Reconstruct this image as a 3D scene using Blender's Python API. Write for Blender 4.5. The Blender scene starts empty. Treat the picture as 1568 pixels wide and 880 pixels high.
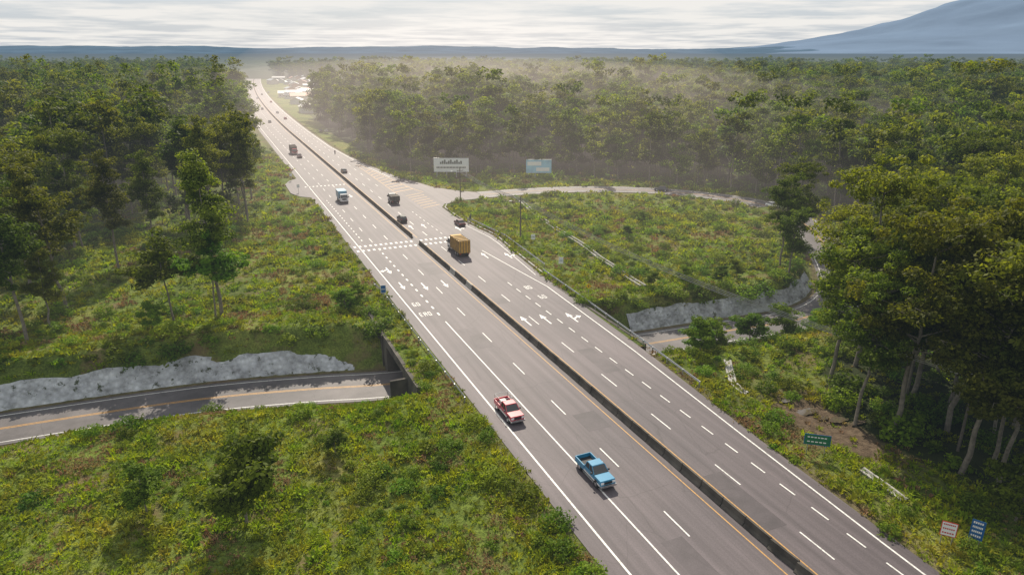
import bpy, math, random
import numpy as np
from mathutils import noise as mn, Vector
random.seed(7)
scene=bpy.context.scene
rad=math.radians
YAW=23.5

# ---------------------------------------------------------------- helpers
def link(o): scene.collection.objects.link(o); return o
class MB:
    def __init__(s): s.v=[]; s.f=[]; s.m=[]
    def add(s,vs,fs,mi=0):
        b=len(s.v); s.v+= [tuple(v) for v in vs]
        for f in fs: s.f.append(tuple(b+i for i in f)); s.m.append(mi)
    def tbox(s,x0,x1,y0,y1,z0,z1,mi=0,tx0=0,tx1=0,ty=0):
        vs=[(x0,y0,z0),(x1,y0,z0),(x1,y1,z0),(x0,y1,z0),(x0+tx0,y0+ty,z1),(x1-tx1,y0+ty,z1),(x1-tx1,y1-ty,z1),(x0+tx0,y1-ty,z1)]
        s.add(vs,[(3,2,1,0),(4,5,6,7),(0,1,5,4),(1,2,6,5),(2,3,7,6),(3,0,4,7)],mi)
    def cyl(s,c,r,h,axis='z',n=12,mi=0,r2=None):
        r2=r if r2 is None else r2
        vs=[]
        for k,(rr,t) in enumerate(((r,0),(r2,h))):
            for i in range(n):
                a=2*math.pi*i/n; p,q=rr*math.cos(a),rr*math.sin(a)
                if axis=='z': vs.append((c[0]+p,c[1]+q,c[2]+t))
                elif axis=='y': vs.append((c[0]+q,c[1]+t,c[2]+p))
                else: vs.append((c[0]+t,c[1]+p,c[2]+q))
        fs=[(i,(i+1)%n,n+(i+1)%n,n+i) for i in range(n)]+[tuple(range(n-1,-1,-1)),tuple(range(n,2*n))]
        s.add(vs,fs,mi)
    def tube(s,a,b,r,r2=None,n=6,mi=0):
        a=Vector(a);b=Vector(b);d=(b-a); q=d.to_track_quat('Z','Y'); r2=r if r2 is None else r2
        vs=[]
        for (p,rr) in ((a,r),(b,r2)):
            for i in range(n):
                t=2*math.pi*i/n; vs.append(p+q@Vector((rr*math.cos(t),rr*math.sin(t),0)))
        s.add(vs,[(i,(i+1)%n,n+(i+1)%n,n+i) for i in range(n)]+[tuple(range(n-1,-1,-1)),tuple(range(n,2*n))],mi)
    def quad(s,a,b,c,d,mi=0): s.add([a,b,c,d],[(0,1,2,3)],mi)
    def obj(s,name,mats,smooth=False,bevel=0):
        me=bpy.data.meshes.new(name); me.from_pydata(s.v,[],s.f)
        for m in mats: me.materials.append(m)
        me.polygons.foreach_set('material_index',s.m)
        if smooth: me.polygons.foreach_set('use_smooth',[True]*len(s.f))
        me.update(); o=link(bpy.data.objects.new(name,me))
        if bevel:
            md=o.modifiers.new('bevel','BEVEL'); md.width=bevel; md.segments=2; md.limit_method='ANGLE'; md.angle_limit=rad(40)
        return o
def quadmesh(name,V,F,MI,mats,smooth=False,attr=None):
    me=bpy.data.meshes.new(name)
    n=len(F); me.vertices.add(len(V)); me.vertices.foreach_set('co',np.asarray(V,np.float32).ravel())
    me.loops.add(n*4); me.loops.foreach_set('vertex_index',np.asarray(F,np.int32).ravel())
    me.polygons.add(n); me.polygons.foreach_set('loop_start',np.arange(0,n*4,4,dtype=np.int32))
    me.polygons.foreach_set('loop_total',np.full(n,4,np.int32))
    me.polygons.foreach_set('material_index',np.asarray(MI,np.int32))
    if smooth: me.polygons.foreach_set('use_smooth',np.ones(n,bool))
    for m in mats: me.materials.append(m)
    if attr is not None:
        for k,v in attr.items():
            if v.ndim==1:
                a=me.attributes.new(k,'FLOAT','POINT'); a.data.foreach_set('value',v.astype(np.float32))
            else:
                a=me.attributes.new(k,'FLOAT_COLOR','POINT'); a.data.foreach_set('color',v.astype(np.float32).ravel())
    me.update(calc_edges=True); me.validate()
    return me

# ---------------------------------------------------------------- materials
def newmat(name):
    m=bpy.data.materials.new(name); m.use_nodes=True; nt=m.node_tree; nt.nodes.clear()
    out=nt.nodes.new('ShaderNodeOutputMaterial'); return m,nt,out
def N(nt,t,**k):
    n=nt.nodes.new(t)
    for a,b in k.items(): setattr(n,a,b)
    return n
def noise(nt,scale,detail=3,vec=None,rough=.55):
    n=N(nt,'ShaderNodeTexNoise'); n.inputs['Scale'].default_value=scale; n.inputs['Detail'].default_value=detail; n.inputs['Roughness'].default_value=rough
    if vec is not None: nt.links.new(vec,n.inputs['Vector'])
    return n.outputs['Fac']
def ramp(nt,fac,stops):
    r=N(nt,'ShaderNodeValToRGB'); e=r.color_ramp.elements
    while len(e)<len(stops): e.new(.5)
    for i,(p,c) in enumerate(stops):
        e[i].position=p; e[i].color=(*c,1) if len(c)==3 else c
    nt.links.new(fac,r.inputs[0]); return r.outputs[0]
def mix(nt,fac,a,b,mode='MIX'):
    m=N(nt,'ShaderNodeMix',data_type='RGBA',blend_type=mode)
    for i,v in ((0,fac),(6,a),(7,b)):
        if isinstance(v,(int,float)): m.inputs[i].default_value=v
        elif isinstance(v,tuple): m.inputs[i].default_value=(*v,1)
        else: nt.links.new(v,m.inputs[i])
    return m.outputs[2]
def pos(nt): return N(nt,'ShaderNodeNewGeometry').outputs['Position']
def pbr(name,col,rough=.6,metal=0,var=.15,scale=3,bump=0,bscale=20,spec=.5,coat=0):
    m,nt,out=newmat(name); b=N(nt,'ShaderNodeBsdfPrincipled')
    tc=N(nt,'ShaderNodeTexCoord').outputs['Object']
    f=noise(nt,scale,4,tc)
    lo=tuple(c*(1-var) for c in col); hi=tuple(min(1,c*(1+var)) for c in col)
    nt.links.new(ramp(nt,f,[(.3,lo),(.7,hi)]),b.inputs['Base Color'])
    b.inputs['Roughness'].default_value=rough; b.inputs['Metallic'].default_value=metal
    b.inputs['Specular IOR Level'].default_value=spec; b.inputs['Coat Weight'].default_value=coat
    if bump:
        bp=N(nt,'ShaderNodeBump'); bp.inputs['Strength'].default_value=bump; bp.inputs['Distance'].default_value=.1
        nt.links.new(noise(nt,bscale,4,tc),bp.inputs['Height']); nt.links.new(bp.outputs[0],b.inputs['Normal'])
    nt.links.new(b.outputs[0],out.inputs[0]); return m
def leafmat(name,dark,light,trans=.45,tint=(1.15,1.15,.45),patch=None,vlo=.65,vhi=1.4):
    m,nt,out=newmat(name)
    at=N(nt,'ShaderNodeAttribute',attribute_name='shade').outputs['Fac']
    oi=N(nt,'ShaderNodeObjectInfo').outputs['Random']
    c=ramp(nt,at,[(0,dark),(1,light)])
    if patch:
        P=pos(nt)
        c=mix(nt,ramp(nt,noise(nt,.09,4,P,.6),[(.45,(0,0,0)),(.66,(.75,.75,.75))]),c,patch)
        c=mix(nt,.85,c,ramp(nt,noise(nt,.22,4,P,.65),[(.34,(.5,.58,.5)),(.5,(1,1,1)),(.66,(1.45,1.4,1.1))]),'MULTIPLY')
    hs=N(nt,'ShaderNodeHueSaturation')
    mr=N(nt,'ShaderNodeMapRange'); mr.inputs[3].default_value=.455; mr.inputs[4].default_value=.512; nt.links.new(oi,mr.inputs[0]); nt.links.new(mr.outputs[0],hs.inputs['Hue'])
    ma=N(nt,'ShaderNodeMath',operation='MULTIPLY'); ma.inputs[1].default_value=7.31; nt.links.new(oi,ma.inputs[0])
    fr=N(nt,'ShaderNodeMath',operation='FRACT'); nt.links.new(ma.outputs[0],fr.inputs[0])
    mr2=N(nt,'ShaderNodeMapRange'); mr2.inputs[3].default_value=vlo; mr2.inputs[4].default_value=vhi; nt.links.new(fr.outputs[0],mr2.inputs[0]); nt.links.new(mr2.outputs[0],hs.inputs['Value'])
    hs.inputs['Saturation'].default_value=1.06
    nt.links.new(c,hs.inputs['Color']); c=hs.outputs[0]
    d=N(nt,'ShaderNodeBsdfPrincipled'); d.inputs['Roughness'].default_value=.6; d.inputs['Specular IOR Level'].default_value=.12
    nt.links.new(c,d.inputs['Base Color'])
    t=N(nt,'ShaderNodeBsdfTranslucent'); nt.links.new(mix(nt,1.0,c,tint,'MULTIPLY'),t.inputs[0])
    mx=N(nt,'ShaderNodeMixShader'); mx.inputs[0].default_value=trans
    nt.links.new(d.outputs[0],mx.inputs[1]); nt.links.new(t.outputs[0],mx.inputs[2]); nt.links.new(mx.outputs[0],out.inputs[0]); return m

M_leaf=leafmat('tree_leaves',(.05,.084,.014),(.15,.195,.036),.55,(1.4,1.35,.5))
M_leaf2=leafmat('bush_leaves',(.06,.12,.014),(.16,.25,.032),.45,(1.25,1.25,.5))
M_grass=leafmat('grass_blades',(.12,.20,.013),(.265,.36,.038),.45,(1.2,1.2,.5),patch=(.27,.26,.05),vlo=.8,vhi=1.2)
M_dry=leafmat('dry_grass_blades',(.20,.15,.065),(.33,.25,.12),.3,(1,.9,.5),vlo=.8,vhi=1.2)
M_bark=pbr('pale_bark',(.19,.165,.13),.85,var=.35,scale=2,bump=.4)
M_conc=pbr('concrete',(.34,.33,.30),.85,var=.25,scale=.8,bump=.3)
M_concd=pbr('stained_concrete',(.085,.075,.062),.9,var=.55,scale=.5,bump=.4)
M_steel=pbr('galvanised_steel',(.45,.46,.47),.45,.7,var=.1)
M_dark=pbr('dark_rubber',(.018,.018,.02),.7)
M_glass=pbr('tinted_glass',(.02,.025,.03),.08,spec=.8)
M_chrome=pbr('chrome_trim',(.6,.6,.6),.2,.9)
M_whitep=pbr('white_paint',(.72,.72,.70),.5,var=.05)
M_lamp=pbr('headlight_lens',(.8,.8,.8),.15)
M_red_l=pbr('tail_light_lens',(.4,.01,.01),.3)
def paint(n,c,r=.3): return pbr(n,c,r,var=.06,spec=.5,coat=.6)
M_red=paint('red_car_paint',(.50,.04,.07)); M_blue=paint('blue_car_paint',(.03,.23,.40)); M_black=paint('dark_car_paint',(.03,.032,.04))
M_white=paint('white_car_paint',(.7,.7,.7)); M_maroon=paint('maroon_car_paint',(.10,.015,.02)); M_teal=paint('blue_box_paint',(.12,.30,.42),.5)
M_yel=pbr('ochre_cargo_boards',(.52,.30,.055),.7,var=.25,scale=1.5)
M_ygreen=pbr('green_sign_paint',(.01,.13,.06),.4); M_bsign=pbr('blue_sign_paint',(.015,.10,.28),.4)
M_yellow=pbr('yellow_sign_paint',(.7,.42,.02),.4); M_redp=pbr('red_sign_paint',(.5,.03,.03),.4)
M_bb=pbr('billboard_face',(.68,.71,.71),.6,var=.05); M_bbblue=pbr('billboard_blue_face',(.30,.52,.65),.6,var=.2,scale=.3)
M_dkgray=pbr('dark_lettering',(.06,.08,.07),.6)
M_wood=pbr('weathered_pole_wood',(.12,.10,.08),.9,var=.3)
M_skin=pbr('skin',(.30,.17,.11),.6); M_cloth1=pbr('dark_clothes',(.04,.05,.09),.9); M_cloth2=pbr('light_clothes',(.45,.42,.4),.9)

def asphalt(name,base,stripe):
    m,nt,out=newmat(name); b=N(nt,'ShaderNodeBsdfPrincipled'); P=pos(nt)
    mp=N(nt,'ShaderNodeMapping'); mp.inputs['Scale'].default_value=(1.1,.018,1) if stripe else (.3,.3,.3); nt.links.new(P,mp.inputs[0])
    a=noise(nt,1,4,mp.outputs[0]); c=ramp(nt,a,[(.3,tuple(x*.72 for x in base)),(.7,tuple(x*1.28 for x in base))])
    l=noise(nt,.06,4,P); c=mix(nt,.5,c,ramp(nt,l,[(.3,(.6,.6,.62)),(.7,(1.35,1.3,1.25))]),'MULTIPLY')
    g=noise(nt,9,3,P); c=mix(nt,.8,c,ramp(nt,g,[(.3,(.82,.82,.82)),(.7,(1.18,1.18,1.18))]),'MULTIPLY')
    v=N(nt,'ShaderNodeTexVoronoi',feature='DISTANCE_TO_EDGE'); v.inputs['Scale'].default_value=.12
    w=N(nt,'ShaderNodeMapping'); w.inputs['Scale'].default_value=(1.6,.7,1); nt.links.new(P,w.inputs[0])
    wn=N(nt,'ShaderNodeTexNoise'); wn.inputs['Scale'].default_value=.6; nt.links.new(w.outputs[0],wn.inputs['Vector'])
    wa=mix(nt,.35,w.outputs[0],wn.outputs['Color'],'ADD'); nt.links.new(wa,v.inputs['Vector'])
    c=mix(nt,.4,c,ramp(nt,v.outputs['Distance'],[(0,(.35,.35,.35)),(.006,(1,1,1))]),'MULTIPLY')
    nt.links.new(c,b.inputs['Base Color']); b.inputs['Roughness'].default_value=.66; b.inputs['Specular IOR Level'].default_value=.42
    bp=N(nt,'ShaderNodeBump'); bp.inputs['Strength'].default_value=.25; bp.inputs['Distance'].default_value=.03
    nt.links.new(noise(nt,14,3,P),bp.inputs['Height']); nt.links.new(bp.outputs[0],b.inputs['Normal'])
    nt.links.new(b.outputs[0],out.inputs[0]); return m
M_asph=asphalt('asphalt',(.100,.083,.091),True); M_asph2=asphalt('ramp_asphalt',(.11,.10,.103),False); M_patch=asphalt('asphalt_patch',(.076,.063,.070),False)
def roadpaint(name,col):
    m,nt,out=newmat(name); b=N(nt,'ShaderNodeBsdfPrincipled'); P=pos(nt)
    f=noise(nt,3.5,5,P,.7); c=ramp(nt,f,[(.32,tuple(x*.45+.03 for x in col)),(.52,col)])
    nt.links.new(c,b.inputs['Base Color']); b.inputs['Roughness'].default_value=.6; nt.links.new(b.outputs[0],out.inputs[0]); return m
M_line=roadpaint('worn_white_road_paint',(.74,.73,.70)); M_yline=roadpaint('worn_yellow_road_paint',(.50,.27,.07))

# ---------------------------------------------------------------- ramp / underpass centreline
C0=np.array([(-500,100,-5.2),(-200,98,-5.2),(-60,96.6,-5.2),(-29,96,-5.2),(-7,94.5,-5.2),(8,91.5,-5.2),(18.5,88.6,-5.2),(30,87,-5.2),(55,86,-5.2),(76,85,-5.2),(93,84,-5.1),(104,86.5,-4.6),(113,93,-3.6),(124,107,-2.1),(133,121,-1),(138.5,136,-.3),(138.5,150,0),(131,165,0),(120,176,0),(106,184,0),(90,188,0),(72,189,0)],float)
def catmull(P,step=2.0):
    out=[]
    for i in range(len(P)-1):
        p0=P[max(i-1,0)];p1=P[i];p2=P[i+1];p3=P[min(i+2,len(P)-1)]
        L=np.linalg.norm(p2-p1); n=max(2,int(L/step))
        for k in range(n):
            t=k/n
            if i in(0,1): out.append(p1+(p2-p1)*t); continue
            out.append(.5*((2*p1)+(-p0+p2)*t+(2*p0-5*p1+4*p2-p3)*t*t+(-p0+3*p1-3*p2+p3)*t**3))
    out.append(P[-1]); return np.array(out)
C=catmull(C0)
def cdist(x,y):
    x=np.asarray(x,float).ravel(); y=np.asarray(y,float).ravel()
    best=np.full(x.shape,1e9); bz=np.zeros(x.shape); sg=np.ones(x.shape)
    near=np.where((y>30)&(y<260)&(x<220)&(x>-520))[0]
    xx=x[near];yy=y[near]; b=best[near];z=bz[near];s=sg[near]
    for i in range(len(C)-1):
        a=C[i];d=C[i+1]-a; L2=d[0]**2+d[1]**2
        t=np.clip(((xx-a[0])*d[0]+(yy-a[1])*d[1])/L2,0,1)
        ex=xx-(a[0]+t*d[0]);ey=yy-(a[1]+t*d[1]); q=np.hypot(ex,ey); m=q<b
        b[m]=q[m]; z[m]=(a[2]+t*d[2])[m]; s[m]=np.sign(d[0]*ey-d[1]*ex)[m]
    best[near]=b;bz[near]=z;sg[near]=s
    return best,bz,sg
def bend(y):
    y=np.asarray(y,float); return np.where(y>380,((np.clip(y,380,1300)-380)/450)**1.7*13,0)
RY=[-60,25,50,76,112,143,162,177,182,184,193,203,225,260,300,330]
RX=[49.6,49.8,51,53,54.6,57.5,55.5,56,62,72,72,64,57.5,53.5,50.6,50]
def Rall(y): return np.interp(y,RY,RX)+bend(y)
def smooth(t): t=np.clip(t,0,1); return t*t*(3-2*t)
def vnoise(x,y,s,seed=0):
    return np.array([mn.noise(Vector((a/s,b/s,seed*7.3))) for a,b in zip(np.ravel(x),np.ravel(y))])
def height(x,y,fine=True):
    x=np.asarray(x,float).ravel();y=np.asarray(y,float).ravel()
    n=1.1*vnoise(x,y,30,1)+.45*vnoise(x,y,7,2)+(.18*vnoise(x,y,2.3,3) if fine else 0)
    xb=x-bend(y)
    R=np.interp(y,RY,RX)
    dl=np.clip(23.0-xb,0,None); dr=np.clip(xb-R-1.5,0,None); dd=np.where(xb<37,dl,dr)
    g=(n-.55)*smooth(dd/12)-.04
    g=np.where(xb>37,g-.5*smooth(dr/10)*(y<80),g)
    far=smooth((np.hypot(x,y)-900)/600); g=g*(1-far)-.3*far
    d,zc,s=cdist(x,y)
    g=g+np.where((s>0)&(x<19),1.3*np.exp(-((d-10)/7.0)**2)*smooth((19-x)/4),0)
    hid=(x>20.2)&(x<53.8)
    k0=np.where(s>0,6.0,5.2); w=np.where(s>0,3.0,10.0); w=np.where(hid,3.0,w); k0=np.where(hid,4.9,k0)
    w=np.where(zc>-1.2,6.0,w)
    t=(d-k0)/w; t=np.where(s>0,np.clip(t,0,1),smooth(t))
    z=np.where(d<60,zc+(g-zc)*t,g)
    z=np.where((d<5.2)&(zc>-.5),-.06,z)
    return z
# ---------------------------------------------------------------- masks
def in_poly(x,y,P):
    x=np.asarray(x);y=np.asarray(y);c=np.zeros(x.shape,bool);n=len(P)
    for i in range(n):
        x1,y1=P[i];x2,y2=P[(i+1)%n]
        if y1==y2: continue
        m=((y1>y)!=(y2>y))&(x<(x2-x1)*(y-y1)/(y2-y1)+x1); c^=m
    return c
WEST=[(-20,172),(-2,180),(6,190),(12,240),(15,300),(20,450),(24,551),(20,620),(5,640),(-5,900),(20,1150),(40,1700),(-900,2500),(-900,140),(-60,130),(-40,155)]
NORTH=[(62,240),(70,233),(84,226),(99,219),(112,209),(124,198),(144,174),(149,150),(147,130),(139,112),(128,96),(118,82),(110,72),(96,70),(84,66),(72,60),(65,50),(66,30),(66,-20),(900,-200),(3000,800),(1500,2500),(120,1700),(120,1250),(190,1000),(190,640),(120,540),(66,490),(61,391),(59,300)]
def forest_mask(x,y): return in_poly(x,y,WEST)|in_poly(x,y,NORTH)

# ---------------------------------------------------------------- ground
def axis(lo,hi,fine,segs):
    a=list(np.arange(lo,hi+1e-6,fine)); st=fine
    v=hi
    while v<segs[1]: st*=1.18; v+=st; a.append(v)
    st=fine; v=lo
    while v>segs[0]: st*=1.18; v-=st; a.insert(0,v)
    return np.array(a)
X=axis(-60,150,1.0,(-14000,16000)); Yf=list(np.arange(74,112,.5)); Ya=axis(24,240,1.0,(-600,16000)); Ya=np.array(sorted(set([round(v,3) for v in Ya]+[round(v,3) for v in Yf])))
gx,gy=np.meshgrid(X,Ya); gz=height(gx,gy)
V=np.stack([gx.ravel(),gy.ravel(),gz],1); nx=len(X);ny=len(Ya)
i=np.arange(nx-1);j=np.arange(ny-1);I,J=np.meshgrid(i,j);b=(J*nx+I).ravel(); F=np.stack([b,b+1,b+nx+1,b+nx],1)
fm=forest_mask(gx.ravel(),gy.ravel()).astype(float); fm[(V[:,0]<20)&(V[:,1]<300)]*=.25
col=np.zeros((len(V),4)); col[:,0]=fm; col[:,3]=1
mud=np.exp(-(((V[:,0]-62)/5.5)**2+((V[:,1]-50)/9)**2)); 
edge=np.clip(1-np.abs(V[:,0]-Rall(V[:,1])-.6)/1.6,0,1)*.9+np.clip(1-np.abs(V[:,0]-24.0)/1.6,0,1)*.6
d_,z_,s_=cdist(V[:,0],V[:,1]); road=np.clip(1-np.abs(d_-5)/1.2,0,1)
col[:,1]=np.clip(mud*1.6+edge+road,0,1)
M_ground,nt,out=newmat('grassland_soil')
P=pos(nt); b_=N(nt,'ShaderNodeBsdfPrincipled'); b_.inputs['Roughness'].default_value=.95; b_.inputs['Specular IOR Level'].default_value=.1
at=N(nt,'ShaderNodeAttribute',attribute_name='mask'); sp=N(nt,'ShaderNodeSeparateColor'); nt.links.new(at.outputs['Color'],sp.inputs[0])
c=ramp(nt,noise(nt,.045,5,P),[(.32,(.07,.10,.02)),(.5,(.12,.16,.03)),(.68,(.19,.19,.055))])
c=mix(nt,.8,c,ramp(nt,noise(nt,.7,5,P,.7),[(.3,(.45,.5,.4)),(.5,(1,1,1)),(.7,(1.5,1.4,1.2))]),'MULTIPLY')
c=mix(nt,.8,c,ramp(nt,noise(nt,4,3,P,.7),[(.35,(.5,.5,.5)),(.65,(1.5,1.5,1.4))]),'MULTIPLY')
br=ramp(nt,noise(nt,.16,5,P,.65),[(.54,(0,0,0)),(.66,(.85,.85,.85))]); c=mix(nt,br,c,(.18,.135,.07))
dirtc=ramp(nt,noise(nt,1.2,5,P,.7),[(.3,(.06,.04,.027)),(.7,(.18,.135,.09))])
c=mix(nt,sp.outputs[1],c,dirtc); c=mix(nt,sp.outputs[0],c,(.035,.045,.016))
nt.links.new(c,b_.inputs['Base Color'])
bp=N(nt,'ShaderNodeBump'); bp.inputs['Strength'].default_value=.7; bp.inputs['Distance'].default_value=.5; nt.links.new(noise(nt,1.6,5,P,.7),bp.inputs['Height']); nt.links.new(bp.outputs[0],b_.inputs['Normal'])
nt.links.new(b_.outputs[0],out.inputs[0])
link(bpy.data.objects.new('ground',quadmesh('ground',V,F,np.zeros(len(F)),[M_ground],True,{'mask':col})))

# ---------------------------------------------------------------- highway
hw=MB(); ys=list(np.arange(-60,172,4))+list(np.arange(172,1304,8)); prev=None
for y in ys:
    Rr=float(np.interp(y,RY[:7]+[171.99,172.01],RX[:7]+[55.9,50])) if y<172 else 50.0
    b=float(bend(y)); cur=((24.95+b,y,.03),(Rr+b,y,.03))
    if prev: hw.quad(prev[0],prev[1],cur[1],cur[0])
    prev=cur
apr=[(50,168),(55.7,168),(56,177),(58,181),(63,184),(72,184.5),(72,193.5),(67,199),(63,206),(59,222),(56,240),(53.5,260),(51.2,290),(50,320)]
hw.add([(x,y,.034) for x,y in apr],[tuple(range(len(apr)))])
hw.add([(x,y,.03) for x,y in [(24.95,205),(24.95,240),(22,236),(20.2,230),(20.2,214),(22,208)]],[(0,1,2,3,4,5)])
hw.tbox(25,52.5,81,94.5,-1.0,.02)
hw.obj('highway_road',[M_asph])
pt=MB()
for (x0,x1,y0,y1) in [(31.2,33.4,34,39.5),(40.6,43,37,46),(27.5,29.8,30,34),(34.6,37.5,58,62),(44,46.4,70,78),(31,33.6,84,92),(35,38,120,128),(41,43,100,104)]:
    pt.quad((x0,y0,.037),(x1,y0,.037),(x1,y1,.037),(x0,y1,.037))
pt.obj('asphalt_repair_patches',[M_patch])

# ---------------------------------------------------------------- markings
ln=MB(); Z=.045
def strip(xf,y0,y1,w=.15,mi=0,step=6):
    n=max(1,int(abs(y1-y0)/step)); 
    for k in range(n):
        a=y0+(y1-y0)*k/n; c_=y0+(y1-y0)*(k+1)/n
        xa=(xf(a) if callable(xf) else xf)+float(bend(a)); xc=(xf(c_) if callable(xf) else xf)+float(bend(c_))
        ln.quad((xa-w/2,a,Z),(xa+w/2,a,Z),(xc+w/2,c_,Z),(xc-w/2,c_,Z),mi)
def dashes(x,y0,y1,L,per,w=.15,mi=0):
    y=y0
    while y<y1: strip(x,y,y+L,w,mi,50); y+=per
strip(26.7,-60,1300,.2); strip(30.3,-60,96,.17)
dashes(30.3,99,141,1.2,3.2,.3); dashes(30.3,148,330,3.6,11); dashes(28.4,150,200,1.1,3,.25); dashes(30.3,330,1200,4,12,.2)
dashes(34,-42,140,3.8,11.6); dashes(34,149,1200,3.8,11.6,.17)
strip(38.35,-60,140,.13,1); strip(38.35,148,1200,.16,1); strip(40.6,-60,140,.13,1); strip(40.6,148,1200,.16,1)
dashes(43.3,-48+.2,138,3.8,11.4); dashes(43.3,149,1200,3.8,11.4,.17)
dashes(46.95,-20,112,2.0,4.0,.16); dashes(46.95,149,175,1.5,3.5); dashes(46.95,215,1200,3.8,11.4)
er=lambda y: float(np.interp(y,[-60,27,50,76,105],[48.4,48.5,49.8,51.5,52.6])); strip(er,-60,105,.18)
strip(lambda y: float(np.interp(y,[105,118,132],[52.6,51.5,50.4])),105,132,.17)
strip(lambda y: float(np.interp(y,[112,140,160],[53.6,56.2,54.4])),112,160,.13)
strip(lambda y: float(np.interp(y,[230,260,320,1300],[54.5,51.8,49,49])),230,1300,.2)
for yy in (141.2,144.8):
    x=25.6
    while x<47.5:
        if not (38.6<x<40.4): ln.quad((x,yy,Z),(x+.5,yy,Z),(x+.5,yy+1.2,Z),(x,yy+1.2,Z))
        x+=1.15
x=25.4
while x<38:
    ln.quad((x,222,Z),(x+.5,222,Z),(x+.5,223.2,Z),(x,223.2,Z)); x+=1.2
def arrow(x,y,dirn=1,turn=0,s=1.0):
    w=.12*s
    pts=[(-w,0),(w,0),(w,2.6*s),(-w,2.6*s)]; tri=[(-.5*s,2.6*s),(.5*s,2.6*s),(0,4.4*s)]
    f=lambda p:(x+p[0]*dirn,y+p[1]*dirn,Z)
    ln.add([f(p) for p in pts],[(0,1,2,3)]); ln.add([f(p) for p in tri],[(0,1,2)])
    if turn:
        t=turn; a=[(w*t,1.2*s),(t*1.0*s,1.9*s),(t*1.0*s,2.3*s),(w*t,1.7*s)]; tr=[(t*1.003*s,1.4*s),(t*1.003*s,2.8*s),(t*1.7*s,2.1*s)]
        ln.add([f(p) for p in a],[(0,1,2,3)]); ln.add([f(p) for p in tr],[(0,1,2)])
for (x,y,d,t) in [(28.5,118,-1,0),(32.2,116,-1,0),(36,116,-1,0),(28.5,128,-1,1),(42,89,1,0),(45.2,88.5,1,0),(49.4,87.5,1,1),(32.2,205,-1,0),(36,205,-1,0),(52,150,1,1),(45.2,156,1,0),(42,156,1,0),(49.5,126,1,0),(54,124,1,1)]:
    arrow(x,y,d,t)
def digits(x,y,txt):
    seg={'6':'acdefg','0':'abcdef','8':'abcdefg','A':'abcefg','E':'adefg','D':'abcdef'}
    for k,ch in enumerate(txt):
        ox=x+k*.7; W,Hh,w=.48,1.7,.11
        for s in seg[ch]:
            r={'a':(w,Hh-w*2,W-w,Hh),'d':(w,0,W-w,w*2),'g':(w,Hh/2-w,W-w,Hh/2+w),'b':(W-w,Hh/2,W,Hh),'c':(W-w,0,W,Hh/2),'f':(0,Hh/2,w,Hh),'e':(0,0,w,Hh/2)}[s]
            ln.quad((ox+r[0],y+r[1],Z),(ox+r[2],y+r[1],Z),(ox+r[2],y+r[3],Z),(ox+r[0],y+r[3],Z))
digits(27.6,104.5,'60'); digits(27.4,99.5,'EAD'); digits(48.6,105,'80'); digits(48.8,99.5,'60'); 
for k in range(11):
    y=206+k*4.2; x1=float(np.interp(y,[206,225,262],[56,53.2,50.6]))
    ln.quad((x1,y,Z),(x1,y+.5,Z),(49.6,y-2.5,Z),(49.6,y-3,Z),1)
for k in range(7):
    y=178+k*3; ln.quad((51,y,Z),(51,y+.35,Z),(56.5,y+3,Z),(56.5,y+2.65,Z),1)
strip(lambda y: float(np.interp(y,[200,206,262],[57.5,56,50.4])),200,262,.2,1); strip(49.4,200,262,.15,1)
ln.obj('road_markings',[M_line,M_yline])

# ---------------------------------------------------------------- ramp ribbon
def ribbon(o0,o1,zf):
    mb=MB()
    for i in range(0,len(C)-1):
        q=[]
        for k in (i,i+1):
            a=C[max(k-1,0)];b=C[min(k+1,len(C)-1)];t=(b-a)[:2];t/=np.linalg.norm(t);n=np.array([-t[1],t[0]])
            for o in (o0,o1): q.append((C[k][0]+n[0]*o,C[k][1]+n[1]*o,C[k][2]+zf))
        mb.quad(q[1],q[0],q[2],q[3])
    return mb
ribbon(-4.6,4.6,.06).obj('ramp_road',[M_asph2])
rl=MB()
for (a,b_w,m) in [(-3.9,-3.75,0),(3.75,3.9,0),(-.2,-.05,1),(.1,.25,1)]:
    t=ribbon(a,b_w,.072); bb=len(rl.v); rl.v+=t.v; rl.f+=[tuple(bb+i for i in f) for f in t.f]; rl.m+=[m]*len(t.f)
rl.obj('ramp_road_markings',[M_line,M_yline])
M_stone,nt,out=newmat('pale_quarried_stone'); P=pos(nt); b_=N(nt,'ShaderNodeBsdfPrincipled'); b_.inputs['Roughness'].default_value=.9
vo=N(nt,'ShaderNodeTexVoronoi'); vo.inputs['Scale'].default_value=1.4; nt.links.new(P,vo.inputs['Vector'])
c=ramp(nt,noise(nt,.5,6,P,.7),[(.3,(.18,.185,.19)),(.5,(.42,.44,.47)),(.7,(.60,.63,.66))]); c=mix(nt,.45,c,ramp(nt,vo.outputs['Distance'],[(0,(1.25,1.25,1.25)),(.7,(.6,.6,.6))]),'MULTIPLY')
c=mix(nt,ramp(nt,noise(nt,.9,4,P,.7),[(.58,(0,0,0)),(.66,(1,1,1))]),c,(.05,.06,.03))
nt.links.new(c,b_.inputs['Base Color']); bp=N(nt,'ShaderNodeBump'); bp.inputs['Strength'].default_value=1; bp.inputs['Distance'].default_value=.18; nt.links.new(vo.outputs['Distance'],bp.inputs['Height']); nt.links.new(bp.outputs[0],b_.inputs['Normal']); nt.links.new(b_.outputs[0],out.inputs[0])
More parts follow.
